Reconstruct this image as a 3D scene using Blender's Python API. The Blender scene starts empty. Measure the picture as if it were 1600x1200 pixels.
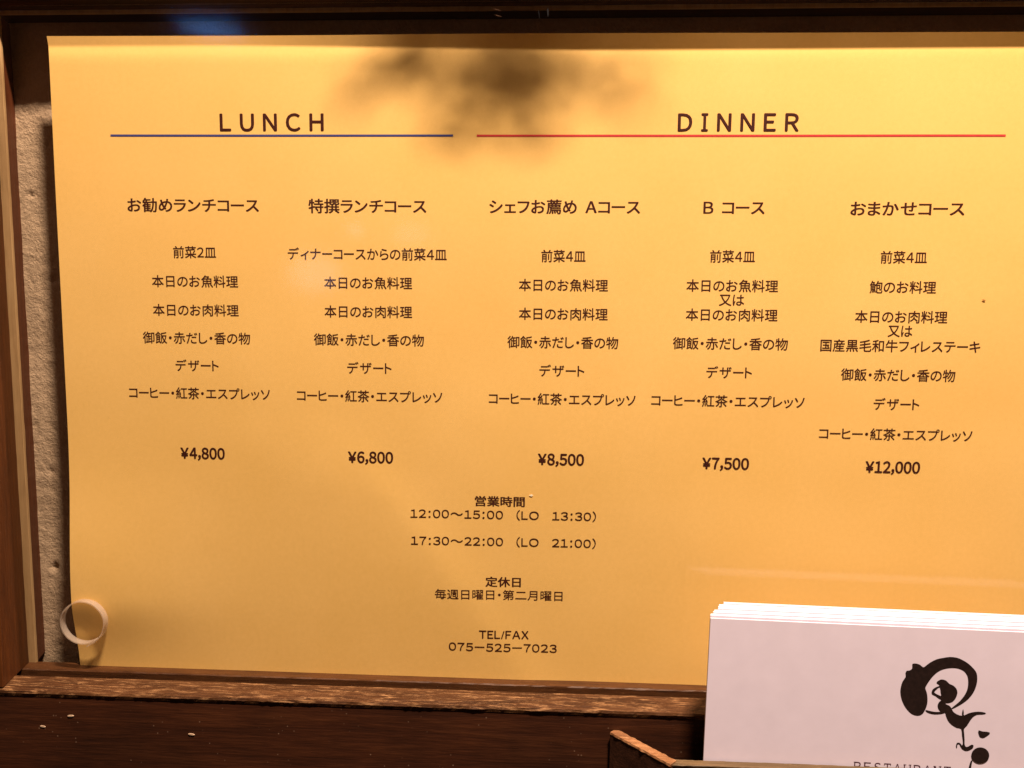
import bpy, bmesh, math, random
from mathutils import Vector, Matrix, noise

random.seed(7)
scene = bpy.context.scene
S = 0.27            # metres per layout unit (camera to sheet distance)
Z0 = 1.4            # height of the point of the sheet straight in front of the camera


def W(x, y, z):
    """layout units (x right, y depth from the camera, z up) -> world metres; the sheet lies in world Y = 0"""
    return Vector((x * S, (y - 1.0) * S, Z0 + z * S))


# ------------------------------------------------------------------ camera, world, lamp
RC = ((0.9986049923186388, 0.052102548838933234, 0.008567013527346725),
      (0.014284122186515744, -0.11036692811950656, -0.9937882596563637),
      (-0.050833386368132644, 0.9925242896684948, -0.11095720458085587))
cam_d = bpy.data.cameras.new('camera')
cam = bpy.data.objects.new('camera', cam_d)
scene.collection.objects.link(cam)
right, down, fwd = (Vector(r) for r in RC)
m = Matrix((right, -down, -fwd)).transposed().to_4x4()
m.translation = W(0, 0, 0)
cam.matrix_world = m
cam_d.sensor_width = 36.0
cam_d.lens = 1290 / 1600 * 36.0
cam_d.clip_start = 0.01
cam_d.clip_end = 50
scene.camera = cam

world = bpy.data.worlds.new('World')
scene.world = world
world.use_nodes = True
bg = world.node_tree.nodes['Background']
bg.inputs[0].default_value = (1.0, 0.45, 0.22, 1)
bg.inputs[1].default_value = 0.055

LAMP_AT = (0.52, 0.0, 2.60)
LAMP = W(*LAMP_AT)
ld = bpy.data.lights.new('spot_lamp', 'AREA')      # a wide shaded lamp above the case
ld.shape = 'ELLIPSE'
ld.size = 0.46 * S
ld.size_y = 0.15 * S
ld.energy = 29.6
ld.color = (1.0, 0.745, 0.58)
lo = bpy.data.objects.new('spot_lamp', ld)
lo.location = LAMP
lo.rotation_euler = (W(LAMP_AT[0], 1.0, -0.1) - LAMP).to_track_quat('-Z', 'Y').to_euler()
scene.collection.objects.link(lo)

# a blue lit shop lamp across the street: seen only as a reflection in the glass
bd = bpy.data.lights.new('blue_street_lamp', 'AREA')
bd.shape = 'ELLIPSE'
bd.size = 0.52 * S
bd.size_y = 0.065 * S
bd.color = (0.14, 0.38, 1.0)
bd.energy = 0.075
bo = bpy.data.objects.new('blue_street_lamp', bd)
bo.location = W(-2.86, -5.0, 2.135)
bo.rotation_euler = (Vector(W(-0.37, 0.98, 0.33)) - bo.location).to_track_quat('-Z', 'Y').to_euler()
scene.collection.objects.link(bo)

# two pale lamps across the street, mirrored faintly in the glass over the sheet
for lx, ly, lz, sx, sy, en in ((-1.45, -3.0, 0.10, 0.30, 0.22, 0.030), (-1.20, -3.0, 0.36, 0.07, 0.06, 0.0045), (-0.86, -3.0, 0.34, 0.20, 0.10, 0.008)):
    pd = bpy.data.lights.new('pale_street_lamp', 'AREA')
    pd.shape = 'ELLIPSE'
    pd.size = sx * S
    pd.size_y = sy * S
    pd.color = (0.85, 0.78, 1.0)
    pd.energy = en
    po = bpy.data.objects.new('pale_street_lamp', pd)
    po.location = W(lx, ly, lz)
    po.rotation_euler = (Vector(W(-0.25, 0.98, 0.0)) - po.location).to_track_quat('-Z', 'Y').to_euler()
    scene.collection.objects.link(po)

scene.view_settings.view_transform = 'Standard'
scene.view_settings.look = 'None'
scene.view_settings.exposure = 0.0
scene.view_settings.gamma = 1.0
scene.view_settings.use_curve_mapping = False
scene.cycles.max_bounces = 8
scene.cycles.transparent_max_bounces = 12


# ------------------------------------------------------------------ materials
def new_mat(name):
    mt = bpy.data.materials.new(name)
    mt.use_nodes = True
    nt = mt.node_tree
    return mt, nt, nt.nodes['Principled BSDF']


def nd(nt, kind, **kw):
    n = nt.nodes.new(kind)
    for k, v in kw.items():
        setattr(n, k, v)
    return n


def coords(nt, scale, rot=(0, 0, 0)):
    tc = nd(nt, 'ShaderNodeTexCoord')
    mp = nd(nt, 'ShaderNodeMapping')
    mp.inputs['Scale'].default_value = scale
    mp.inputs['Rotation'].default_value = rot
    nt.links.new(tc.outputs['Object'], mp.inputs['Vector'])
    return mp.outputs['Vector']


def noise_tex(nt, vec, scale, detail=6, rough=0.6, dist=0.0):
    n = nd(nt, 'ShaderNodeTexNoise')
    n.inputs['Scale'].default_value = scale
    n.inputs['Detail'].default_value = detail
    n.inputs['Roughness'].default_value = rough
    n.inputs['Distortion'].default_value = dist
    nt.links.new(vec, n.inputs['Vector'])
    return n.outputs['Fac']


def ramp(nt, fac, stops):
    r = nd(nt, 'ShaderNodeValToRGB')
    while len(r.color_ramp.elements) < len(stops):
        r.color_ramp.elements.new(0.5)
    for e, (p, c) in zip(r.color_ramp.elements, stops):
        e.position = p
        e.color = (*c, 1) if len(c) == 3 else c
    nt.links.new(fac, r.inputs['Fac'])
    return r.outputs['Color']


def bump(nt, height, bsdf, strength, dist):
    b = nd(nt, 'ShaderNodeBump')
    b.inputs['Strength'].default_value = strength
    b.inputs['Distance'].default_value = dist
    nt.links.new(height, b.inputs['Height'])
    nt.links.new(b.outputs['Normal'], bsdf.inputs['Normal'])


def mix(nt, fac, a, b, mode='MIX'):
    mx = nd(nt, 'ShaderNodeMix', data_type='RGBA', blend_type=mode)
    for sock, v in ((mx.inputs[0], fac), (mx.inputs[6], a), (mx.inputs[7], b)):
        if isinstance(v, (int, float)):
            sock.default_value = v
        elif isinstance(v, tuple):
            sock.default_value = (*v, 1)
        else:
            nt.links.new(v, sock)
    return mx.outputs[2]


def wood(name, dark, mid, light, axis='x', rough=0.5, worn=0.0, worn_col=(0.45, 0.26, 0.11), bstr=0.4, spec=0.3, dust=0.0):
    mt, nt, p = new_mat(name)
    sc = {'x': (1, 14, 14), 'z': (14, 14, 1), 'y': (14, 1, 14)}[axis]
    v = coords(nt, sc)
    a = noise_tex(nt, v, 22, 8, 0.65, 0.6)
    b = noise_tex(nt, v, 95, 5, 0.7)
    grain = mix(nt, 0.45, a, b)
    col = ramp(nt, grain, [(0.36, dark), (0.5, mid), (0.66, light)])
    if worn:
        v2 = coords(nt, {'x': (4, 30, 30), 'z': (30, 30, 4), 'y': (30, 4, 30)}[axis])
        w = noise_tex(nt, v2, 34, 8, 0.75, 0.3)
        f = ramp(nt, w, [(0.62 - 0.2 * worn, (0, 0, 0)), (0.76 - 0.2 * worn, (1, 1, 1))])
        col = mix(nt, f, col, worn_col)
    if dust:
        vo = nd(nt, 'ShaderNodeTexVoronoi')
        vo.inputs['Scale'].default_value = 420
        nt.links.new(coords(nt, (1, 1, 1)), vo.inputs['Vector'])
        keep = noise_tex(nt, coords(nt, (1, 1, 1)), 90, 3, 0.6)
        dots = ramp(nt, vo.outputs['Distance'], [(0.05, (1, 1, 1)), (0.13, (0, 0, 0))])
        some = ramp(nt, keep, [(0.50, (0, 0, 0)), (0.60, (1, 1, 1))])
        col = mix(nt, mix(nt, 1.0, dots, mix(nt, dust, (0, 0, 0), some), 'MULTIPLY'), col, (0.22, 0.15, 0.10))
        blot = noise_tex(nt, coords(nt, (1, 1, 1)), 28, 4, 0.6)
        col = mix(nt, 1.0, col, ramp(nt, blot, [(0.3, (0.72, 0.72, 0.72)), (0.7, (1.25, 1.2, 1.15))]), 'MULTIPLY')
    nt.links.new(col, p.inputs['Base Color'])
    p.inputs['Roughness'].default_value = rough
    p.inputs['Specular IOR Level'].default_value = spec
    bump(nt, grain, p, bstr, 0.0006)
    return mt


M_board = wood('dark_varnished_board', (0.020, 0.0062, 0.0024), (0.034, 0.0100, 0.0034), (0.058, 0.019, 0.0062), 'x', 0.55, spec=0.22, dust=0.55)
M_rail = wood('dark_rail_wood', (0.020, 0.007, 0.003), (0.035, 0.012, 0.005), (0.06, 0.02, 0.008), 'x', 0.5, spec=0.2)
M_stile = wood('red_brown_varnish', (0.042, 0.012, 0.0025), (0.066, 0.019, 0.0036), (0.10, 0.030, 0.006), 'z', 0.45, spec=0.3)
M_reveal = wood('red_brown_reveal', (0.05, 0.013, 0.004), (0.075, 0.02, 0.006), (0.10, 0.03, 0.009), 'z', 0.5, spec=0.2)
M_sill = wood('weathered_sill_wood', (0.018, 0.0066, 0.0022), (0.046, 0.018, 0.0058), (0.098, 0.043, 0.0155), 'x', 0.6, worn=0.5,
              worn_col=(0.24, 0.130, 0.056), bstr=1.0, spec=0.12)
M_ledge = wood('worn_ledge_wood', dust=0.4, dark=(0.045, 0.016, 0.005), mid=(0.075, 0.028, 0.008), light=(0.11, 0.044, 0.014), axis='x', rough=0.5, worn=0.12,
               worn_col=(0.22, 0.11, 0.045), bstr=0.5)
M_groove = wood('dark_groove_wood', (0.012, 0.005, 0.002), (0.022, 0.008, 0.003), (0.04, 0.014, 0.005), 'x', 0.8)  # very dark brown, used for the groove and the soffit
M_bead = wood('pale_tan_bead', (0.26, 0.16, 0.07), (0.33, 0.21, 0.095), (0.38, 0.25, 0.12), 'z', 0.5, bstr=0.2)
M_holder = wood('holder_wood', (0.016, 0.005, 0.002), (0.03, 0.01, 0.004), (0.055, 0.02, 0.008), 'x', 0.55)
M_holder_edge = wood('holder_rim_wood', (0.035, 0.022, 0.009), (0.08, 0.05, 0.022), (0.14, 0.088, 0.042), 'x', 0.6, worn=0.1,
                     worn_col=(0.24, 0.16, 0.08))
M_stick = wood('raw_worn_edge_wood', (0.07, 0.028, 0.010), (0.17, 0.075, 0.028), (0.30, 0.15, 0.065), 'x', 0.6, worn=0.3,
               worn_col=(0.42, 0.25, 0.12))

# plaster
M_plaster, nt, p = new_mat('rough_plaster')
v = coords(nt, (1, 1, 1))
a = noise_tex(nt, v, 260, 10, 0.7)
b = noise_tex(nt, v, 900, 6, 0.7)
c = noise_tex(nt, v, 45, 4, 0.5)
nt.links.new(mix(nt, 0.35, ramp(nt, c, [(0.3, (0.36, 0.255, 0.155)), (0.7, (0.50, 0.365, 0.235))]),
                 ramp(nt, b, [(0.3, (0.29, 0.21, 0.14)), (0.65, (0.50, 0.385, 0.265))])), p.inputs['Base Color'])
p.inputs['Roughness'].default_value = 0.95
p.inputs['Specular IOR Level'].default_value = 0.1
bump(nt, mix(nt, 0.4, a, b), p, 1.0, 0.0012)

# menu paper: yellow stock
M_paper, nt, p = new_mat('yellow_menu_paper')
v = coords(nt, (1, 1, 1))
a = noise_tex(nt, v, 700, 4, 0.6)
b = noise_tex(nt, v, 22, 3, 0.5)
col = mix(nt, 0.5, ramp(nt, a, [(0.3, (0.79, 0.50, 0.145)), (0.7, (0.86, 0.555, 0.18))]),
          ramp(nt, b, [(0.3, (0.78, 0.49, 0.135)), (0.7, (0.86, 0.56, 0.185))]))
nt.links.new(col, p.inputs['Base Color'])
p.inputs['Roughness'].default_value = 0.6
p.inputs['Specular IOR Level'].default_value = 0.25
bump(nt, mix(nt, 0.6, a, b), p, 0.05, 0.0005)


def plain(name, col, rough=0.6, spec=0.3, var=0.12, scale=300):
    mt, nt, p = new_mat(name)
    v = coords(nt, (1, 1, 1))
    a = noise_tex(nt, v, scale, 4, 0.6)
    nt.links.new(ramp(nt, a, [(0.3, tuple(x * (1 - var) for x in col)), (0.7, tuple(min(1, x * (1 + var)) for x in col))]),
                 p.inputs['Base Color'])
    p.inputs['Roughness'].default_value = rough
    p.inputs['Specular IOR Level'].default_value = spec
    return mt


M_ink = plain('dark_ink', (0.050, 0.010, 0.006), 0.6, 0.2)
M_blue = plain('blue_rule_ink', (0.050, 0.058, 0.205), 0.6, 0.2, 0.2, 2500)
M_red = plain('red_rule_ink', (0.55, 0.045, 0.045), 0.6, 0.2, 0.15, 2500)
M_card = plain('white_card_stock', (0.58, 0.535, 0.63), 0.65, 0.25, 0.03, 120)
M_logo = plain('brush_black_ink', (0.012, 0.006, 0.005), 0.6, 0.2, 0.3, 900)
M_plum = plain('plum_ink', (0.06, 0.015, 0.03), 0.6, 0.2)
M_leaf = plain('dark_green_leaf', (0.045, 0.07, 0.02), 0.5, 0.3, 0.3, 60)
M_stem = plain('brown_twig', (0.09, 0.045, 0.02), 0.8, 0.1, 0.2)
M_berry = plain('dull_red_berry', (0.20, 0.045, 0.015), 0.4, 0.4, 0.25, 120)
M_chip = plain('bare_wood_chip', (0.40, 0.29, 0.19), 0.7, 0.2)
M_fleck = plain('pale_fleck', (0.92, 0.85, 0.62), 0.6, 0.3, 0.05)
M_tan_streak = plain('tan_streak', (0.30, 0.17, 0.10), 0.6, 0.3)
M_grey_streak = plain('grey_streak', (0.07, 0.075, 0.085), 0.6, 0.3)
M_speck = plain('dark_speck', (0.40, 0.21, 0.06), 0.7, 0.2)

# cloudy sticky tape
M_tape, nt, p = new_mat('cloudy_tape')
v = coords(nt, (1, 1, 1))
a = noise_tex(nt, v, 350, 4, 0.6)
nt.links.new(ramp(nt, a, [(0.3, (0.84, 0.74, 0.62)), (0.7, (0.92, 0.84, 0.74))]), p.inputs['Base Color'])
p.inputs['Roughness'].default_value = 0.35
tr = nd(nt, 'ShaderNodeBsdfTranslucent')
tr.inputs[0].default_value = (0.85, 0.68, 0.5, 1)
mx = nd(nt, 'ShaderNodeMixShader')
mx.inputs[0].default_value = 0.55
nt.links.new(p.outputs[0], mx.inputs[1])
nt.links.new(tr.outputs[0], mx.inputs[2])
tp = nd(nt, 'ShaderNodeBsdfTransparent')
m2 = nd(nt, 'ShaderNodeMixShader')
m2.inputs[0].default_value = 0.56
nt.links.new(mx.outputs[0], m2.inputs[1])
nt.links.new(tp.outputs[0], m2.inputs[2])
nt.links.new(m2.outputs[0], nt.nodes['Material Output'].inputs['Surface'])

# window glass: clear, with a Schlick reflection and faint grease
M_glass, nt, p = new_mat('clear_glass')
nt.nodes.remove(p)
lw = nd(nt, 'ShaderNodeLayerWeight')
lw.inputs['Blend'].default_value = 0.5
pw = nd(nt, 'ShaderNodeMath', operation='POWER')
pw.inputs[1].default_value = 5.0
nt.links.new(lw.outputs['Facing'], pw.inputs[0])
ma = nd(nt, 'ShaderNodeMath', operation='MULTIPLY_ADD')
ma.inputs[1].default_value = 0.9
ma.inputs[2].default_value = 0.020
nt.links.new(pw.outputs[0], ma.inputs[0])
tb = nd(nt, 'ShaderNodeBsdfTransparent')
tb.inputs[0].default_value = (0.985, 0.99, 0.985, 1)
gb = nd(nt, 'ShaderNodeBsdfGlossy')
v = coords(nt, (1, 1, 1))
g1 = noise_tex(nt, v, 60, 5, 0.6)
rr = nd(nt, 'ShaderNodeMapRange')
rr.inputs['To Min'].default_value = 0.05
rr.inputs['To Max'].default_value = 0.11
nt.links.new(g1, rr.inputs['Value'])
nt.links.new(rr.outputs[0], gb.inputs['Roughness'])
mx = nd(nt, 'ShaderNodeMixShader')
nt.links.new(ma.outputs[0], mx.inputs[0])
nt.links.new(tb.outputs[0], mx.inputs[1])
nt.links.new(gb.outputs[0], mx.inputs[2])
nt.links.new(mx.outputs[0], nt.nodes['Material Output'].inputs['Surface'])


# ------------------------------------------------------------------ object helpers
def tag(o, label=None, cat=None, group=None, kind=None):
    for k, val in (('label', label), ('category', cat), ('group', group), ('kind', kind)):
        if val:
            o[k] = val
    return o


def thing(name, loc, label, cat, group=None):
    o = bpy.data.objects.new(name, None)
    o.empty_display_size = 0.02
    o.location = loc
    scene.collection.objects.link(o)
    return tag(o, label, cat, group)


def place(name, mesh_or_bm, mat, parent=None, smooth=False, origin=None):
    """mesh in WORLD coordinates -> object whose local frame sits at its parent (or at origin)"""
    if isinstance(mesh_or_bm, bmesh.types.BMesh):
        me = bpy.data.meshes.new(name)
        mesh_or_bm.normal_update()
        mesh_or_bm.to_mesh(me)
        mesh_or_bm.free()
    else:
        me = mesh_or_bm
    base = Vector((0, 0, 0))
    q = parent
    while q is not None:
        base += q.location
        q = q.parent
    loc = Vector((0, 0, 0))
    if parent is None:
        loc = Vector(origin) if origin is not None else Vector((0, 0, 0))
        base = loc
    me.transform(Matrix.Translation(-base))
    mats = mat if isinstance(mat, (list, tuple)) else [mat]
    for mt in mats:
        me.materials.append(mt)
    if smooth:
        for pl in me.polygons:
            pl.use_smooth = True
    o = bpy.data.objects.new(name, me)
    o.location = loc
    scene.collection.objects.link(o)
    if parent is not None:
        o.parent = parent
    return o


def prism(bm, profile, t0, t1, axis='x', n=1, jit=0.0, jidx=(), seed=0.0, mi=0):
    """sweep a closed profile (list of 2-D layout points) between t0 and t1. axis x: profile (y,z); axis z: profile (x,y)."""
    rings = []
    for i in range(n + 1):
        t = t0 + (t1 - t0) * i / n
        ring = []
        for k, (a, b) in enumerate(profile):
            da = db = 0.0
            if jit and (not jidx or k in jidx):
                q = Vector((t * 40, k * 3.7 + seed, 0))
                da = jit * (noise.noise(q) + 0.6 * noise.noise(q * 4.3))
                db = jit * (noise.noise(q + Vector((9, 5, 2))) + 0.6 * noise.noise(q * 4.3 + Vector((1, 8, 3))))
            pt = (t, a + da, b + db) if axis == 'x' else (a + da, b + db, t)
            ring.append(bm.verts.new(W(*pt)))
        rings.append(ring)
    k = len(profile)
    fs = []
    for i in range(n):
        for j in range(k):
            fs.append(bm.faces.new((rings[i][j], rings[i][(j + 1) % k], rings[i + 1][(j + 1) % k], rings[i + 1][j])))
    fs.append(bm.faces.new(rings[0]))
    fs.append(bm.faces.new(list(reversed(rings[-1]))))
    for f in fs:
        f.material_index = mi
    bmesh.ops.recalc_face_normals(bm, faces=fs)
    return fs


def rounded(profile, r, steps=2):
    """chamfer every corner of a 2-D profile"""
    out = []
    n = len(profile)
    for i in range(n):
        p0, p1, p2 = (Vector(profile[i - 1]), Vector(profile[i]), Vector(profile[(i + 1) % n]))
        a, b = (p0 - p1), (p2 - p1)
        ra, rb = min(r, a.length * 0.4), min(r, b.length * 0.4)
        s, e = p1 + a.normalized() * ra, p1 + b.normalized() * rb
        for q in range(steps + 1):
            t = q / steps
            out.append(tuple(s * (1 - t) ** 2 + p1 * 2 * t * (1 - t) + e * t ** 2))
    return out


def bevel_obj(o, w=0.0006, seg=2):
    md = o.modifiers.new('edge', 'BEVEL')
    md.width = w
    md.segments = seg
    md.limit_method = 'ANGLE'
    return o


# ------------------------------------------------------------------ plaster wall
def plaster_patch():
    bm = bmesh.new()
    xs = [-1.6, -1.2, -0.95, -0.8] + [-0.72 + i * 0.0028 for i in range(60)] + [-0.5, -0.3, 0, 0.4, 0.8, 1.2, 1.6]
    zs = [-1.4, -1.0, -0.75, -0.6] + [-0.52 + i * 0.0035 for i in range(250)] + [0.5, 0.8, 1.2]
    grid = []
    for z in zs:
        row = []
        for x in xs:
            q = Vector((x * 46, z * 46, 0))
            h = 0.0024 * noise.noise(q * 0.3) + 0.0007 * noise.noise(q * 1.7) + 0.0006 * noise.noise(q * 4.1)
            pit = noise.noise(q * 1.2 + Vector((7, 3, 1)))
            if pit > 0.56:
                h += 0.014 * (pit - 0.56)
            row.append(bm.verts.new(W(x, 1.036 + h, z)))
        grid.append(row)
    for j in range(len(zs) - 1):
        for i in range(len(xs) - 1):
            bm.faces.new((grid[j][i], grid[j][i + 1], grid[j + 1][i + 1], grid[j + 1][i]))
    return bm


wall = place('plaster_wall', plaster_patch(), M_plaster, origin=W(0, 1.036, -1.4), smooth=True)
tag(wall, 'rough beige plaster wall showing in a strip beside the yellow sheet', 'wall', kind='structure')

# ------------------------------------------------------------------ display case
case = thing('display_case', W(0, 1.0, -0.74),
             'dark wooden wall display case with worn bottom sill, glazed over the yellow menu', 'display case')
XL, XR = -0.684, 0.70

# bottom rail: ledge behind the glass, dark groove, weathered sill in front, dark apron board below
bm = bmesh.new()
prism(bm, [(1.0060, -0.4892), (1.0060, -0.53), (0.9850, -0.53), (0.9850, -0.4905), (0.9862, -0.4892)], XL - 0.02, XR + 0.02, n=220,
      jit=0.0007, jidx=(3, 4), seed=2.0)
ledge = place('back_ledge', bm, M_ledge, case)
bm = bmesh.new()
prism(bm, [(0.9849, -0.4985), (0.9849, -0.53), (0.9680, -0.53), (0.9680, -0.4985)], XL - 0.02, XR + 0.02, n=1)
place('glass_groove', bm, M_groove, case)
bm = bmesh.new()
prism(bm, [(0.9679, -0.4900), (0.9679, -0.4985), (0.9330, -0.4985), (0.9318, -0.4945), (0.9328, -0.4918), (0.9400, -0.4905), (0.955, -0.4893), (0.9668, -0.4893)],
      XL - 0.02, XR + 0.03, n=420, jit=0.0009, jidx=(3, 4, 5, 6), seed=11.0)
sill = place('front_sill', bm, M_sill, case, smooth=False)
bm = bmesh.new()
prism(bm, rounded([(0.9679, -0.4988), (0.9679, -0.74), (0.9337, -0.74), (0.9337, -0.4988)], 0.0006), XL - 0.16, XR + 0.16, n=60, jit=0.0003, seed=5.0)
apron = place('apron_board', bm, M_board, case)

# little bare chips in the apron board
for k, (cx, cz, ln, tilt) in enumerate([(-0.5870, -0.5224, 0.0085, 0.00), (-0.6231, -0.5374, 0.0075, -0.20), (-0.4361, -0.5407, 0.0085, -0.15)]):
    bm = bmesh.new()
    c, s = math.cos(tilt), math.sin(tilt)
    prof = [(-0.5, 0.0), (-0.3, 0.0009), (0.2, 0.0012), (0.5, 0.0003), (0.3, -0.0006), (-0.35, -0.0008)]
    f = [bm.verts.new(W(cx + c * a * ln - s * b, 0.9338, cz + s * a * ln + c * b)) for a, b in prof]
    g = [bm.verts.new(W(cx + c * a * ln * 0.9 - s * b, 0.9328, cz + s * a * ln * 0.9 + c * b)) for a, b in prof]
    n = len(prof)
    bm.faces.new(g)
    for i in range(n):
        bm.faces.new((f[i], f[(i + 1) % n], g[(i + 1) % n], g[i]))
    bmesh.ops.recalc_face_normals(bm, faces=bm.faces)
    place('wood_chip', bm, M_chip, apron)

# top rail with its pale bead
bm = bmesh.new()
prism(bm, rounded([(0.9990, 0.3287), (0.9990, 0.47), (0.985, 0.47), (0.985, 0.3395)], 0.002), XL - 0.16, XR + 0.16, n=80, jit=0.0004, seed=21.0)
place('top_rail', bm, M_rail, case)
bm = bmesh.new()
prism(bm, rounded([(1.0040, 0.3254), (1.0040, 0.33), (0.9995, 0.33), (0.9995, 0.3254)], 0.0008), XL, XR, n=40, jit=0.0002, seed=23.0)
place('bead', bm, M_bead, case)
bm = bmesh.new()
prism(bm, [(1.034, 0.3262), (1.034, 0.36), (1.0041, 0.36), (1.0041, 0.3262)], XL, XR, n=1)
place('soffit', bm, M_groove, case)

# side stiles: red brown reveal behind, pale bead, varnished stile in front
for sgn, x in ((-1, XL), (1, XR)):
    bm = bmesh.new()
    d = 0.0024 if sgn < 0 else -0.0024
    X = lambda k: x + (k if sgn < 0 else -k)
    prof = [(X(0.0088), 1.0080), (X(0.0010), 1.0380), (X(-0.08), 1.0380), (X(-0.08), 1.0080)]
    prism(bm, prof, -0.4889, 0.3253, axis='z', n=60, jit=0.0002, jidx=(0, 1), seed=31.0 + sgn)
    place('reveal', bm, M_reveal, case)
    bm = bmesh.new()
    prism(bm, rounded([(X(0.0100), 1.0035), (X(0.0100), 1.0078), (X(-0.01), 1.0078), (X(-0.01), 1.0035)], 0.0008), -0.4988, 0.3253, axis='z', n=60,
          jit=0.0003, seed=41.0 + sgn)
    place('bead', bm, M_bead, case)
    bm = bmesh.new()
    prism(bm, rounded([(X(0.0005), 1.0034), (X(-0.16), 1.0034), (X(-0.16), 0.9345), (X(0.0125), 0.9345), (X(0.0115), 0.9400)], 0.0015), -0.4888, 0.3280, axis='z', n=60,
          jit=0.0004, seed=51.0 + sgn)
    place('stile', bm, M_stile, case)

bm = bmesh.new()
prism(bm, [(0.9785, 0.3275), (0.9785, -0.4975), (0.9755, -0.4975), (0.9755, 0.3275)], XL + 0.001, XR - 0.001, n=1)
glass = place('glass_pane', bm, M_glass, case)


# short tan and grey streaks laid on the glass near its top edge
for x0, z0, x1, z1, wd, mt in ((-0.0755, 0.3195, -0.0650, 0.3162, 0.0009, M_tan_streak), (-0.0740, 0.3125, -0.0640, 0.3098, 0.0009, M_tan_streak),
                               (-0.0237, 0.3175, -0.0222, 0.3065, 0.0016, M_grey_streak), (-0.0132, 0.3200, -0.0128, 0.3090, 0.0020, M_grey_streak)):
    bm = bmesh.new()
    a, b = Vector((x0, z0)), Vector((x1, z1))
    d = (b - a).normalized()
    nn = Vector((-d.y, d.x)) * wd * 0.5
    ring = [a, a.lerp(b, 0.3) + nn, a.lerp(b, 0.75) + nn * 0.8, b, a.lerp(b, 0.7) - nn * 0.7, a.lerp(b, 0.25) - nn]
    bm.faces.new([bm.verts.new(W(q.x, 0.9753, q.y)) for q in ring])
    place('streak', bm, mt, glass)


# ------------------------------------------------------------------ menu sheet
def sm(t):
    t = min(1.0, max(0.0, t))
    return t * t * (3 - 2 * t)


def sheet_y(x, z):
    """how far (in layout units, towards the viewer = negative) the sheet stands off its plane"""
    t = z + 0.395
    d = -0.0135 * math.exp(-((x + 0.635) / 0.15) ** 2) * math.exp(-(t / (0.13 if t > 0 else 0.06)) ** 2)
    e = x + 0.22 + 0.75 * (z + 0.25)
    d += -0.0020 * math.exp(-(e / (0.045 if e > 0 else 0.13)) ** 2) * sm((-0.14 - z) / 0.12)
    d += 0.0010 * math.sin(5.0 * x + 1.0 + 2.2 * z) * math.cos(4.0 * z + 0.6)
    d += 0.0008 * noise.noise(Vector((x * 5, z * 6, 2.0))) + 0.00012 * noise.noise(Vector((x * 21, z * 17, 5.0)))
    d += 0.0006 * math.sin(11.0 * x - 3.0 * z)
    zk = 0.2880 - 0.0085 * sm((x + 0.45) / 0.55)
    if z > zk:
        d += -(0.23 + 0.17 * sm((x + 0.45) / 0.4)) * (z - zk)
    return 1.0 + d


def sheet_top(x):
    return 0.2992 - 0.0042 * (x + 0.61) / 1.13


xs = [-0.6120 + 1.232 * i / 230 for i in range(231)]
zs = [-0.4890 + (0.277 + 0.489) * j / 130 for j in range(131)]
bm = bmesh.new()
grid = []
for j, z in enumerate(zs + [0.277 + 0.0015 * (k + 1) for k in range(13)]):
    row = []
    for x in xs:
        zz = z
        if z > 0.277:
            f = (z - 0.277) / (0.0015 * 13)
            zz = 0.277 + f * (sheet_top(x) - 0.277)
        row.append(bm.verts.new(W(x, sheet_y(x, zz), zz)))
    grid.append(row)
nf = []
for j in range(len(grid) - 1):
    for i in range(len(xs) - 1):
        nf.append(bm.faces.new((grid[j][i], grid[j][i + 1], grid[j + 1][i + 1], grid[j + 1][i])))
bmesh.ops.recalc_face_normals(bm, faces=nf)
menu = place('menu_sheet', bm, M_paper, origin=W(0, 1.0, -0.489), smooth=True)
tag(menu, 'yellow Japanese menu sheet with LUNCH and DINNER columns, behind the case glass', 'menu')
INK = 0.00025       # ink lies this far (layout units) in front of the paper's middle

GLYPHS = {}


def glyph(ch, bold):
    key = (ch, bold)
    if key not in GLYPHS:
        cu = bpy.data.curves.new('glyph', 'FONT')
        cu.body = ch
        cu.size = 1.0
        cu.offset = bold
        cu.resolution_u = 4
        o = bpy.data.objects.new('glyph', cu)
        scene.collection.objects.link(o)
        me = bpy.data.meshes.new_from_object(o.evaluated_get(bpy.context.evaluated_depsgraph_get()))
        GLYPHS[key] = ([v.co.xy.copy() for v in me.vertices], [list(pl.vertices) for pl in me.polygons])
        bpy.data.objects.remove(o)
        bpy.data.curves.remove(cu)
        bpy.data.meshes.remove(me)
    return GLYPHS[key]


def wide(ch):
    o = ord(ch)
    if '0' <= ch <= '9' or 'A' <= ch <= 'Z' or ch in '():,':
        return chr(o + 0xFEE0)
    return {'¥': '\uffe5'}.get(ch, ch)


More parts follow.
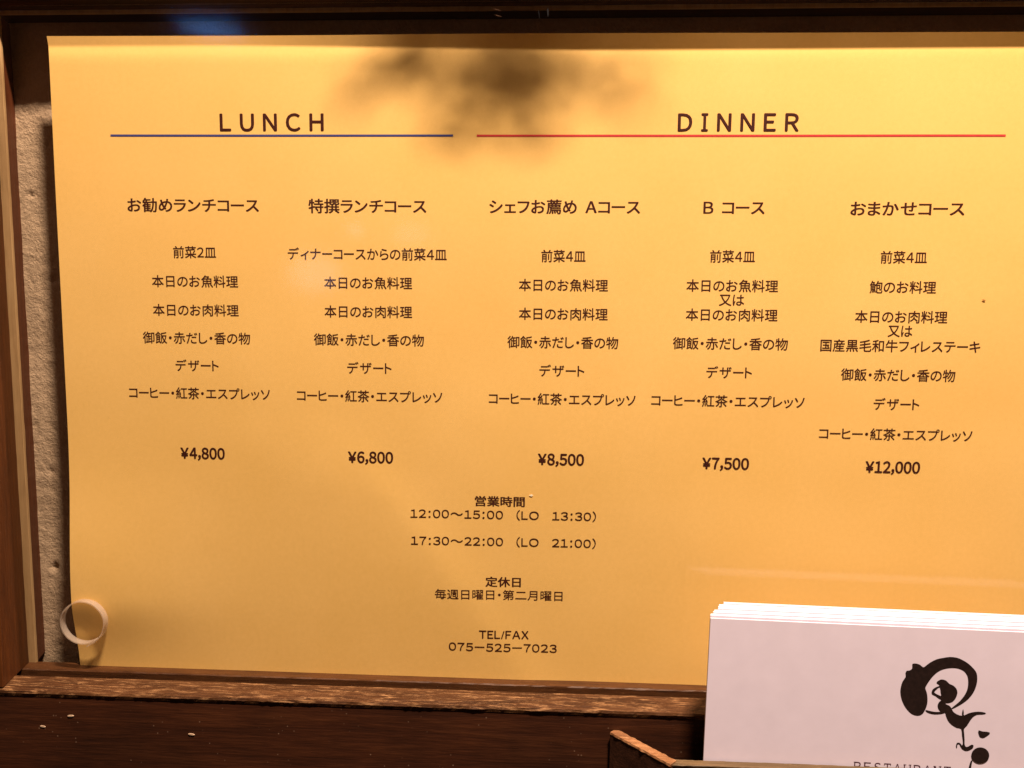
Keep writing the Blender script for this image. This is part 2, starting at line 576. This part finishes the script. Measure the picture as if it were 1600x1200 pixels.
def line_shapes(text, em, bold, track=0.0):
    """flat outlines of one line of type: [(points, faces)], from x = 0; kana and figures set proportionally"""
    x = 0.0
    out = []
    for ch in text:
        if ch in ' \u3000':
            x += (0.9 if ch == '\u3000' else 0.45) * em
            continue
        if ch == 'I':
            pts = [(-.04, 0), (.04, 0), (.04, .74), (-.04, .74), (-.13, 0), (.13, 0), (.13, .065), (-.13, .065), (-.13, .675), (.13, .675), (.13, .74), (-.13, .74)]
            vs, fs = [Vector(q) for q in pts], [[0, 1, 2, 3], [4, 5, 6, 7], [8, 9, 10, 11]]
        else:
            vs, fs = glyph(wide(ch), 0.0)
        lo, hi = min(q.x for q in vs), max(q.x for q in vs)
        o = ord(ch)
        if 0x4E00 <= o <= 0x9FFF:
            off, adv = 0.0, 1.0
        elif ch == ',':
            off, adv = 0.05 - lo, hi - lo + 0.12
        elif ch in '\u30fb:':
            off, adv = 0.13 - lo, hi - lo + 0.26
        elif o < 0x3000:
            off, adv = 0.055 - lo, hi - lo + 0.11
        else:
            off, adv = 0.07 - lo, hi - lo + 0.14
        out.append(([((x + (q.x + off) * em), q.y * em) for q in vs], fs))
        x += adv * em + track * em
    return out


def add_line(bm, text, xc, zc, width, em, bold):
    """set one line of type on the sheet; millimetres on the sheet, centred at (xc, zc)"""
    track = 0.33 if text in ('LUNCH', 'DINNER') else 0.0
    sh = line_shapes(text, em, bold, track)
    lo = min(q[0] for pts, _ in sh for q in pts)
    hi = max(q[0] for pts, _ in sh for q in pts)
    k = width / (hi - lo)
    latin = all(ord(c) < 0x3000 or c in '\u3000\uff5e\uff0d' for c in text)
    base = zc - (0.365 if latin else 0.375) * em
    # heavier type is struck several times, each strike a hair above the last
    w = max(0.0, bold) * em
    strikes = [(-w, 0), (w, 0)] if w else [(0, 0)]
    if latin:
        strikes += [(0, -w * 0.6), (0, w * 0.6)]
    for n, (dx, dz) in enumerate(strikes):
        for pts, fs in sh:
            vs = []
            for a, b in pts:
                x = (xc + dx + (a - (lo + hi) / 2) * k) / 270.0
                z = (base + dz + b) / 270.0
                vs.append(bm.verts.new(W(x, sheet_y(x, z) - INK - 0.00007 * n, z)))
            for f in fs:
                try:
                    bm.faces.new([vs[i] for i in f])
                except ValueError:
                    pass


TEXT = [
    ('lunch', 'LUNCH', -92.35, 53.78, 33.83, 7.2, 0.022),
    ('dinner', 'DINNER', 56.6, 53.51, 37.3, 7.2, 0.022),
    (0, 'お勧めランチコース', -119.18, 27.39, 43.78, 4.94, 0.022),
    (0, '前菜2皿', -119.14, 12.12, 14.36, 4.23, 0.011),
    (0, '本日のお魚料理', -119.34, 2.57, 29.05, 4.23, 0.011),
    (0, '本日のお肉料理', -119.39, -6.94, 29.03, 4.23, 0.011),
    (0, '御飯・赤だし・香の物', -119.47, -16.21, 36.48, 4.23, 0.011),
    (0, 'デザート', -119.52, -25.44, 14.69, 4.23, 0.011),
    (0, 'コーヒー・紅茶・エスプレッソ', -119.12, -34.84, 48.31, 4.23, 0.011),
    (0, '¥4,800', -118.66, -55.29, 15.09, 5.0, 0.032),
    (1, '特撰ランチコース', -61.37, 27.27, 38.53, 4.94, 0.022),
    (1, 'ディナーコースからの前菜4皿', -61.65, 11.85, 52.41, 4.23, 0.011),
    (1, '本日のお魚料理', -61.35, 2.51, 29.06, 4.23, 0.011),
    (1, '本日のお肉料理', -61.39, -6.9, 29.07, 4.23, 0.011),
    (1, '御飯・赤だし・香の物', -61.31, -16.18, 36.66, 4.23, 0.011),
    (1, 'デザート', -61.19, -25.52, 14.8, 4.23, 0.011),
    (1, 'コーヒー・紅茶・エスプレッソ', -61.33, -34.94, 48.76, 4.23, 0.011),
    (1, '¥6,800', -61.08, -55.52, 14.98, 5.0, 0.032),
    (2, 'シェフお薦め Aコース', 2.53, 27.27, 48.15, 4.94, 0.022),
    (2, '前菜4皿', 2.46, 11.64, 14.23, 4.23, 0.011),
    (2, '本日のお魚料理', 2.57, 2.3, 28.78, 4.23, 0.011),
    (2, '本日のお肉料理', 2.68, -7.02, 28.81, 4.23, 0.011),
    (2, '御飯・赤だし・香の物', 2.63, -16.28, 36.09, 4.23, 0.011),
    (2, 'デザート', 2.51, -25.62, 14.66, 4.23, 0.011),
    (2, 'コーヒー・紅茶・エスプレッソ', 2.66, -35.03, 48.14, 4.23, 0.011),
    (2, '¥8,500', 2.64, -55.16, 15.05, 5.0, 0.032),
    (3, 'B コース', 56.36, 27.25, 19.06, 4.94, 0.022),
    (3, '前菜4皿', 56.45, 11.88, 14.14, 4.23, 0.011),
    (3, '本日のお魚料理', 56.67, 2.54, 28.99, 4.23, 0.011),
    (3, '本日のお肉料理', 56.82, -6.77, 29.11, 4.23, 0.011),
    (3, '御飯・赤だし・香の物', 56.7, -16.06, 36.64, 4.23, 0.011),
    (3, 'デザート', 56.73, -25.41, 14.56, 4.23, 0.011),
    (3, 'コーヒー・紅茶・エスプレッソ', 56.56, -34.84, 49.22, 4.23, 0.011),
    (3, '¥7,500', 56.71, -55.51, 14.95, 5.0, 0.032),
    (3, '又は', 56.67, -1.96, 7.92, 4.23, 0.011),
    (4, 'おまかせコース', 110.07, 27.04, 34.76, 4.94, 0.022),
    (4, '前菜4皿', 109.83, 11.92, 14.24, 4.23, 0.011),
    (4, '鮑のお料理', 110.09, 2.53, 20.45, 4.23, 0.011),
    (4, '本日のお肉料理', 110.09, -6.85, 28.63, 4.23, 0.011),
    (4, '又は', 110.03, -11.33, 7.59, 4.23, 0.011),
    (4, '国産黒毛和牛フィレステーキ', 110.3, -16.18, 49.83, 4.23, 0.011),
    (4, '御飯・赤だし・香の物', 110.21, -25.51, 35.76, 4.23, 0.011),
    (4, 'デザート', 110.32, -34.96, 14.32, 4.23, 0.011),
    (4, 'コーヒー・紅茶・エスプレッソ', 110.59, -44.87, 48.4, 4.23, 0.011),
    (4, '¥12,000', 110.36, -55.63, 17.19, 5.0, 0.032),
    ('hours', '営業時間', -17.57, -69.79, 16.57, 3.75, 0.03),
    ('hours', '12:00～15:00\u3000(LO\u300013:30)', -16.49, -74.42, 62.29, 3.7, 0.005),
    ('hours', '17:30～22:00\u3000(LO\u300021:00)', -16.36, -83.69, 62.19, 3.7, 0.005),
    ('closed', '定休日', -16.25, -97.62, 11.81, 3.75, 0.03),
    ('closed', '毎週日曜日・第二月曜日', -17.76, -102.15, 43.31, 3.75, 0.006),
    ('phone', 'TEL/FAX', -15.86, -116.12, 16.8, 3.7, 0.018),
    ('phone', '075－525－7023', -16.21, -120.69, 36.86, 3.7, 0.005),
]
BLOCKS = {'lunch': ('heading_lettering', 'lunch heading'), 'dinner': ('heading_lettering', 'dinner heading'),
          'hours': ('hours_lettering', None), 'closed': ('closing_day_lettering', None), 'phone': ('phone_lettering', None)}
for key in ['lunch', 'dinner', 0, 1, 2, 3, 4, 'hours', 'closed', 'phone']:
    bm = bmesh.new()
    for b, text, xc, zc, wd, em, bold in TEXT:
        if b == key:
            add_line(bm, text, xc, zc, wd, em, bold)
    nm, _ = BLOCKS.get(key, ('course_lettering', None))
    place(nm, bm, M_ink, menu)


def rule(x0, x1, z0, z1, th, mat):
    bm = bmesh.new()
    n = 90
    prev = None
    for i in range(n + 1):
        x = x0 + (x1 - x0) * i / n
        z = z0 + (z1 - z0) * i / n
        cur = [bm.verts.new(W(x, sheet_y(x, z + s * th) - INK, z + s * th)) for s in (-0.5, 0.5)]
        if prev:
            bm.faces.new((prev[0], cur[0], cur[1], prev[1]))
        prev = cur
    return place('rule_line', bm, mat, menu)


tag(rule(-145.87 / 270, -33.38 / 270, 49.66 / 270, 49.55 / 270, 0.0024, M_blue), 'dull blue rule under the lunch heading')
tag(rule(-25.77 / 270, 138.39 / 270, 49.5 / 270, 49.35 / 270, 0.0024, M_red), 'red rule under the dinner heading')

# a pale fleck and a brown speck on the sheet
for nm, x, z, r, mat in (('fleck', -0.0262, -0.2501, 0.0022, M_fleck), ('speck', 0.5007, -0.0050, 0.0017, M_speck)):
    bm = bmesh.new()
    vs = []
    for i in range(9):
        a = i / 9 * 2 * math.pi
        q = r * (0.7 + 0.5 * random.random())
        xx, zz = x + 1.3 * q * math.cos(a), z + 0.7 * q * math.sin(a)
        vs.append(bm.verts.new(W(xx, sheet_y(xx, zz) - 0.0007, zz)))
    bm.faces.new(vs)
    place(nm, bm, mat, menu)

# ------------------------------------------------------------------ loop of tape
bm = bmesh.new()
cx, cz, R0 = -0.5945, -0.4230, 0.0290
prev = None
n = 120
for i in range(n + 1):
    a = math.radians(-82 + 384 * i / n)
    rr = R0 * (1 + 0.012 * math.sin(2 * a + 0.5) + 0.012 * noise.noise(Vector((a * 2, 0, 0)))) + (0.0012 if i < 8 else 0.0) - 0.0006 * (i / n)
    if i < 4:
        rr += 0.0020 * (4 - i) / 4
    th = 0.0014
    f0, f1 = 0.9788 + 0.0002 * noise.noise(Vector((a * 5, 1, 0))), 0.9885 + 0.0004 * noise.noise(Vector((a * 5, 4, 0)))
    cur = [bm.verts.new(W(cx + q * math.cos(a), yy, cz + q * math.sin(a))) for q, yy in ((rr, f0), (rr, f1), (rr - th, f1), (rr - th, f0))]
    if prev:
        for j in range(4):
            bm.faces.new((prev[j], cur[j], cur[(j + 1) % 4], prev[(j + 1) % 4]))
    else:
        bm.faces.new(cur)
    prev = cur
bm.faces.new(list(reversed(prev)))
bmesh.ops.recalc_face_normals(bm, faces=bm.faces)
tape = place('tape_loop', bm, M_tape, origin=W(cx, 0.99, cz))
tag(tape, 'cloudy loop of sticky tape at the bottom left corner of the yellow menu', 'tape')

# ------------------------------------------------------------------ card holder below the case
holder = thing('card_holder', W(0.35, 0.933, -0.62), 'dark wooden card holder with worn rim fixed to the board under the menu', 'card holder')
FZ = -0.575
bm = bmesh.new()
prism(bm, rounded([(0.8860, -0.5242), (0.8860, -0.62), (0.8760, -0.62), (0.8760, -0.5242)], 0.0012), 0.1390, 0.60, n=90, jit=0.0006, seed=61.0)
front = place('front_panel', bm, M_holder, holder)
bm = bmesh.new()
prism(bm, rounded([(0.8863, -0.5220), (0.8863, -0.5240), (0.8755, -0.5240), (0.8755, -0.5222)], 0.0006), 0.1380, 0.60, n=120, jit=0.0005, seed=67.0)
place('rim', bm, M_holder_edge, front)
bm = bmesh.new()
prism(bm, [(0.9330, FZ), (0.9330, FZ - 0.01), (0.8861, FZ - 0.01), (0.8861, FZ)], 0.142, 0.60, n=1)
place('floor_panel', bm, M_holder, holder)
# slanting side panel: from the board to the front corner, raw worn top edge
A, B = Vector((0.0760, 0.9330)), Vector((0.1392, 0.8770))
d = (B - A).normalized()
nrm = Vector((-d.y, d.x)) * 0.0062
for nm, z0, z1, mat, par, nn, jt in (('side_panel', -0.62, -0.5185, M_holder, holder, 12, 0.0003), ('worn_edge', -0.5184, -0.5160, M_stick, None, 60, 0.0008)):
    bm = bmesh.new()
    rows = []
    for i in range(nn + 1):
        t = i / nn
        c = A + (B - A) * t
        drop = -0.0045 * t
        q = lambda k: jt * noise.noise(Vector((t * 14, k, 3)))
        ring = [(c - nrm, z0 + (drop if nm != 'side_panel' else 0)), (c + nrm, z0 + (drop if nm != 'side_panel' else 0)), (c + nrm * 0.9, z1 + drop + q(1)), (c - nrm * 0.9, z1 + drop + q(5))]
        rows.append([bm.verts.new(W(p2.x + q(7 + k), p2.y + q(12 + k), zz)) for k, (p2, zz) in enumerate(ring)])
    for i in range(nn):
        for j in range(4):
            bm.faces.new((rows[i][j], rows[i][(j + 1) % 4], rows[i + 1][(j + 1) % 4], rows[i + 1][j]))
    bm.faces.new(rows[0])
    bm.faces.new(list(reversed(rows[-1])))
    bmesh.ops.recalc_face_normals(bm, faces=bm.faces)
    if nm == 'side_panel':
        side = place(nm, bm, mat, holder)
    else:
        place(nm, bm, mat, side)

# ------------------------------------------------------------------ cards in the holder
CW, CH, CT = 0.418, 0.207, 0.0017     # width, height, thickness
LEAN = 0.02                           # metres back per metre up


def card_point(x0, ytop, ztop, rot, a, b, c):
    """a right, b down, c back from the card's front top left corner"""
    cs, sn = math.cos(rot), math.sin(rot)
    aa, bb = cs * a + sn * b, -sn * a + cs * b
    k = 1.0 / math.hypot(1.0, LEAN)
    return W(x0 + aa, ytop - bb * LEAN * k + c * k, ztop - bb * k)


def card_mesh(x0, ytop, ztop, rot):
    bm = bmesh.new()
    nx = 10
    rows = []
    for i in range(nx + 1):
        a = CW * i / nx
        rows.append([bm.verts.new(card_point(x0, ytop, ztop, rot, a, b, c)) for b, c in ((0, 0), (CH, 0), (CH, CT), (0, CT))])
    for i in range(nx):
        for j in range(4):
            bm.faces.new((rows[i][j], rows[i][(j + 1) % 4], rows[i + 1][(j + 1) % 4], rows[i + 1][j]))
    bm.faces.new(rows[0])
    bm.faces.new(list(reversed(rows[-1])))
    bmesh.ops.recalc_face_normals(bm, faces=bm.faces)
    return bm


ROT = math.radians(-1.0)
spec = [(0.1772, 0.8920, -0.3580)]
rnd = random.Random(3)
for cl, (xo, y0, zt, n) in enumerate([(0.1776, 0.8950, -0.3558, 3), (0.1822, 0.9022, -0.3552, 4), (0.1890, 0.9118, -0.3538, 6), (0.1980, 0.9262, -0.3536, 2)]):
    for k in range(n):
        spec.append((xo + k * 0.0008 + rnd.uniform(-0.0003, 0.0003), y0 + k * 0.0023, zt + rnd.uniform(-0.0006, 0.0004), cl))
where = ['white card tucked just behind the brush emblem card, flush at its left edge',
         'white card in the second step of the stack behind the emblem card',
         'white card in the thick middle step of the stack, nearer the glass',
         'rearmost white card of the stack, set furthest towards the right']
for i, sp in enumerate(spec):
    x0, y0, z0 = sp[:3]
    cd = place('restaurant_card', card_mesh(x0, y0, z0, ROT), M_card, origin=card_point(x0, y0, z0, ROT, CW / 2, CH, 0))
    if i == 0:
        first = cd
        tag(cd, 'front white card with black brush emblem, standing in the wooden holder', 'card', 'cards in the holder')
    else:
        tag(cd, where[sp[3]], 'card', 'cards in the holder')

LOGO = [
   [[59.96, 11.12], [61.04, 11.0], [62.15, 11.34], [63.13, 12.05], [63.86, 11.52], [65.03, 10.48], [66.81, 9.4], [68.62, 8.89], [70.6, 8.49], [72.61, 8.62], [74.2, 9.2], [75.81, 10.1], [77.12, 11.18], [78.3, 12.43], [78.86, 13.72], [79.01, 15.68], [78.7, 17.67], [78.05, 19.35], [76.95, 21.06], [75.51, 22.46], [74.04, 23.53], [72.55, 24.44], [72.23, 24.22], [73.38, 23.07], [74.53, 21.85], [75.64, 20.14], [76.29, 18.46], [76.47, 16.8], [76.35, 15.16], [75.94, 13.87], [75.08, 12.76], [73.96, 12.16], [72.55, 11.84], [70.7, 11.93], [68.88, 12.42], [67.4, 13.31], [66.11, 14.7], [65.13, 16.23], [64.45, 17.58], [64.2, 18.42], [64.4, 19.07], [64.78, 20.04], [65.06, 21.68], [65.08, 23.34], [64.67, 25.02], [63.99, 26.39], [63.1, 27.0], [62.17, 27.08], [60.9, 26.72], [59.57, 25.62], [58.37, 24.03], [57.46, 22.08], [57.01, 20.12], [57.05, 18.46], [57.4, 16.79], [58.23, 15.26], [58.09, 14.12], [58.41, 13.37], [59.18, 13.24], [59.91, 12.64], [59.91, 11.72]] ,
   [[64.78, 25.18], [65.79, 25.36], [67.36, 25.61], [68.91, 25.52], [69.98, 25.24], [70.33, 25.78], [69.27, 26.17], [67.42, 26.37], [65.84, 26.12], [64.87, 25.61]] ,
   [[67.31, 16.38], [68.04, 15.75], [68.8, 15.48], [70.06, 15.81], [71.06, 16.75], [72.17, 17.18], [73.17, 18.12], [73.58, 19.42], [73.22, 20.93], [72.38, 22.13], [71.18, 22.62], [70.31, 22.67], [70.6, 23.11], [71.55, 23.49], [72.23, 24.29], [72.77, 25.25], [73.91, 26.02], [75.34, 26.38], [75.36, 25.45], [75.58, 24.27], [75.88, 25.42], [76.01, 26.24], [77.29, 25.51], [79.1, 24.98], [80.95, 24.88], [82.37, 25.24], [81.32, 25.62], [79.78, 25.77], [78.61, 26.6], [77.78, 27.97], [77.11, 29.33], [76.32, 30.37], [76.45, 31.7], [76.73, 33.68], [76.84, 35.18], [77.3, 35.99], [78.07, 35.78], [78.8, 35.23], [79.43, 35.37], [79.34, 36.21], [78.31, 37.0], [77.24, 37.22], [76.27, 36.71], [75.84, 36.0], [76.31, 35.21], [76.22, 34.04], [75.88, 32.39], [75.49, 30.42], [74.22, 30.16], [72.6, 29.25], [71.42, 27.98], [70.68, 26.36], [70.48, 25.77], [69.21, 25.44], [68.37, 24.49], [68.13, 23.34], [68.53, 22.43], [69.1, 21.8], [68.29, 21.35], [67.31, 20.64], [66.35, 20.19], [66.08, 19.48], [66.39, 18.64], [67.27, 17.93], [68.23, 17.49], [67.98, 17.07], [67.5, 16.77]] ,
   [[68.35, 17.88], [67.47, 18.58], [66.85, 19.44], [67.26, 19.92], [68.22, 20.36], [68.95, 20.55], [68.72, 19.51]] ,
   [[76.03, 35.56], [75.35, 34.83], [74.58, 34.9], [74.38, 35.65], [74.53, 36.41], [74.74, 36.3], [74.69, 35.63], [74.97, 35.18], [75.38, 35.26], [75.86, 36.17]] ,
   [[80.47, 30.75], [80.94, 30.69], [81.73, 30.91], [82.97, 30.94], [83.92, 31.22], [83.5, 31.81], [82.48, 32.63], [81.87, 32.8], [81.18, 32.6], [80.71, 31.8]] ,
   [[84.22, 38.27], [84.2, 38.84], [84.05, 39.38], [83.78, 39.88], [83.4, 40.3], [82.93, 40.63], [82.39, 40.85], [81.82, 40.95], [81.24, 40.92], [80.67, 40.76], [80.15, 40.49], [79.71, 40.11], [79.37, 39.65], [79.13, 39.12], [79.02, 38.56], [79.05, 38.0], [79.2, 37.45], [79.47, 36.95], [79.85, 36.53], [80.32, 36.2], [80.86, 35.98], [81.43, 35.89], [82.01, 35.92], [82.58, 36.08], [83.09, 36.35], [83.53, 36.73], [83.88, 37.19], [84.11, 37.71]] ,
   [[79.48, 40.04], [79.35, 41.22], [79.27, 42.57], [79.38, 44.91], [78.76, 44.95], [78.58, 42.61], [78.73, 41.26], [79.03, 40.24]] ,
]


def on_card(pts, lift=0.00018):
    x0, y0, z0 = spec[0]
    return [card_point(x0, y0, z0, ROT, a / 270.0, b / 270.0, -lift) for a, b in pts]


def smooth_loop(pts):
    out = []
    n = len(pts)
    for i in range(n):
        p0, p1, p2, p3 = (Vector(pts[(i + k) % n]) for k in (-1, 0, 1, 2))
        for t in (0.0, 0.5):
            q = 0.5 * (2 * p1 + (p2 - p0) * t + (2 * p0 - 5 * p1 + 4 * p2 - p3) * t * t + (3 * p1 - p0 - 3 * p2 + p3) * t ** 3)
            out.append((q.x, q.y))
    return out


bm = bmesh.new()
for n, idx in enumerate([(0,), (1,), (2, 3), (4,), (5,), (6,), (7,)]):
    cu = bpy.data.curves.new('emblem', 'CURVE')
    cu.dimensions = '2D'
    cu.fill_mode = 'BOTH'
    for i in idx:
        pts = smooth_loop(LOGO[i])
        sp = cu.splines.new('POLY')
        sp.points.add(len(pts) - 1)
        for q, (a, b) in zip(sp.points, pts):
            q.co = (a, -b, 0, 1)
        sp.use_cyclic_u = True
    tmp = bpy.data.objects.new('emblem', cu)
    scene.collection.objects.link(tmp)
    me = bpy.data.meshes.new_from_object(tmp.evaluated_get(bpy.context.evaluated_depsgraph_get()))
    bpy.data.objects.remove(tmp)
    vs = [bm.verts.new(w) for w in on_card([(v.co.x, -v.co.y) for v in me.vertices], 0.00018 + 0.00007 * n)]
    for pl in me.polygons:
        bm.faces.new([vs[i] for i in pl.vertices])
    bpy.data.meshes.remove(me)
place('emblem', bm, M_logo, first)

# RESTAURANT in spaced serif capitals below the emblem
bm = bmesh.new()
cap = 2.75
x = 45.0
step = (73.4 - 45.0 - 2.0) / 9
STEMS = {'R': [(0.12, 1)], 'E': [(0.12, 1)], 'S': [], 'T': [(0.5, 0)], 'A': [], 'U': [(0.12, 1), (0.88, 1)], 'N': [(0.1, 1), (0.9, 1)]}
for ch in 'RESTAURANT':
    vs, fs = glyph(wide(ch), 0.0)
    lo, hi = min(q.x for q in vs), max(q.x for q in vs)
    kx = 2.0 / (hi - lo)
    ky = cap / 0.735
    def bot(px):
        return 42.5 + cap - 0.028 * (px - 44.2) * 0.0
    pts = on_card([(x + (q.x - lo) * kx, bot(x) - q.y * ky) for q in vs])
    bv = [bm.verts.new(q) for q in pts]
    for f in fs:
        bm.faces.new([bv[i] for i in f])
    bars = []
    for fx, top in STEMS[ch]:
        if top:
            bars.append((x + 2.0 * fx - 0.42, x + 2.0 * fx + 0.42, 0.0))
        bars.append((x + 2.0 * fx - 0.42, x + 2.0 * fx + 0.42, cap - 0.14))
    if ch == 'T':
        bars += [(x, x + 0.16, 0.0), (x, x + 0.16, 0.3), (x + 1.84, x + 2.0, 0.0), (x + 1.84, x + 2.0, 0.3)]
    if ch == 'A':
        bars += [(x - 0.25, x + 0.45, cap - 0.14), (x + 1.55, x + 2.25, cap - 0.14)]
    for a, b, t in bars:
        h = 0.3 if (ch == 'T' and t in (0.0, 0.3)) else 0.14
        q = [card_point(*spec[0][:3], ROT, xx / 270, (42.5 + yy) / 270, -0.00030) for xx, yy in ((a, t), (b, t), (b, t + h), (a, t + h))]
        bm.faces.new([bm.verts.new(w) for w in q])
    x += step
place('lettering', bm, M_plum, first)

# ------------------------------------------------------------------ leafy sprig hanging above the case, in the lamp's light
sprig = thing('leafy_sprig', W(-0.02, 0.90, 0.45), 'leafy sprig with dull red berries hanging over the top rail above the menu', 'sprig')
L0 = Vector(LAMP_AT)
LEAVES = []
rnd = random.Random(12)
for cu_, cv_, ru, rv, n in ((800, 144, 98, 38, 66), (632, 112, 46, 36, 24), (700, 140, 45, 40, 11), (960, 150, 66, 50, 13), (770, 212, 125, 36, 26), (570, 150, 45, 50, 7)):
    for k in range(n):
        q, t = math.sqrt((k + rnd.random()) / n), k * 2.39996 + rnd.uniform(-0.6, 0.6)
        LEAVES.append((cu_ + ru * q * math.cos(t), cv_ + rv * q * math.sin(t), rnd.uniform(0.75, 1.3)))
bm = bmesh.new()
tips = []
LEAF = [(-1, 0), (-0.7, 0.55), (-0.25, 0.95), (0.25, 0.85), (0.7, 0.45), (1.05, 0)]
for u, v, sz in LEAVES:
    # a hanging leaf: its outline as it would fall on the sheet, carried part of the way to the lamp
    s = rnd.uniform(0.11, 0.16)
    ang, tilt = rnd.uniform(-1.5, 1.5), rnd.uniform(-0.003, 0.003)
    ca, sa = math.cos(ang), math.sin(ang)

    def leaf_pt(a, b, bend):
        a, b = a * 15 * sz, b * 8 * sz
        q = Vector(((u + a * ca - b * sa - 868) / 1290, 1.0, (457 - v - a * sa - b * ca) / 1290))
        return W(*q.lerp(L0, s + tilt * a / 15 + bend))

    tips.append(Vector(((u - 868) / 1290, 1.0, (457 - v) / 1290)).lerp(L0, s))
    mid = [bm.verts.new(leaf_pt(a, 0, 0.0)) for a, _ in LEAF]
    for sg in (-1, 1):
        edge = [bm.verts.new(leaf_pt(a, b * sg, 0.0008)) for a, b in LEAF[1:-1]]
        bm.faces.new((mid[0], mid[1], edge[0]))
        for i in range(len(edge) - 1):
            bm.faces.new((mid[i + 1], mid[i + 2], edge[i + 1], edge[i]))
        bm.faces.new((mid[-2], mid[-1], edge[-1]))
place('foliage', bm, M_leaf, sprig)


def tube(bm, pts, r, n=7):
    prev = None
    for i, q in enumerate(pts):
        q = Vector(q)
        t = (Vector(pts[min(i + 1, len(pts) - 1)]) - Vector(pts[max(i - 1, 0)])).normalized()
        e1 = t.orthogonal().normalized()
        e2 = t.cross(e1)
        ring = [bm.verts.new(W(*(q + (e1 * math.cos(a) + e2 * math.sin(a)) * r))) for a in (k / n * 2 * math.pi for k in range(n))]
        if prev:
            for j in range(n):
                bm.faces.new((prev[j], prev[(j + 1) % n], ring[(j + 1) % n], ring[j]))
        prev = ring


bm = bmesh.new()
hub = sum(tips, Vector()) / len(tips) + Vector((0, -0.01, 0.10))
for c in tips[::3]:
    tube(bm, [hub, hub.lerp(c, 0.5) + Vector((0, 0, 0.012)), c], 0.0008)
end1, end2 = Vector((-0.1010, 0.9815, 0.3392)), Vector((-0.0700, 0.9825, 0.3388))
root = Vector((-0.085, 0.970, 0.43))
tube(bm, [hub, Vector((-0.05, 0.90, 0.68)), Vector((-0.075, 0.94, 0.64)), root + Vector((0, -0.012, 0.12)), root], 0.003)
for e in (end1, end2):
    tube(bm, [root, root.lerp(e, 0.5) + Vector((0, -0.005, 0)), e], 0.0015)
place('stem', bm, M_stem, sprig)
for e, r in ((end1, 0.0058), (end2, 0.0045)):
    bm = bmesh.new()
    bmesh.ops.create_uvsphere(bm, u_segments=20, v_segments=12, radius=r * S)
    for v in bm.verts:
        v.co.z *= 1.1
        v.co += v.co * 0.12 * noise.noise(v.co * 300)
    bm.transform(Matrix.Translation(W(*e)))
    place('berry', bm, M_berry, sprig, smooth=True)
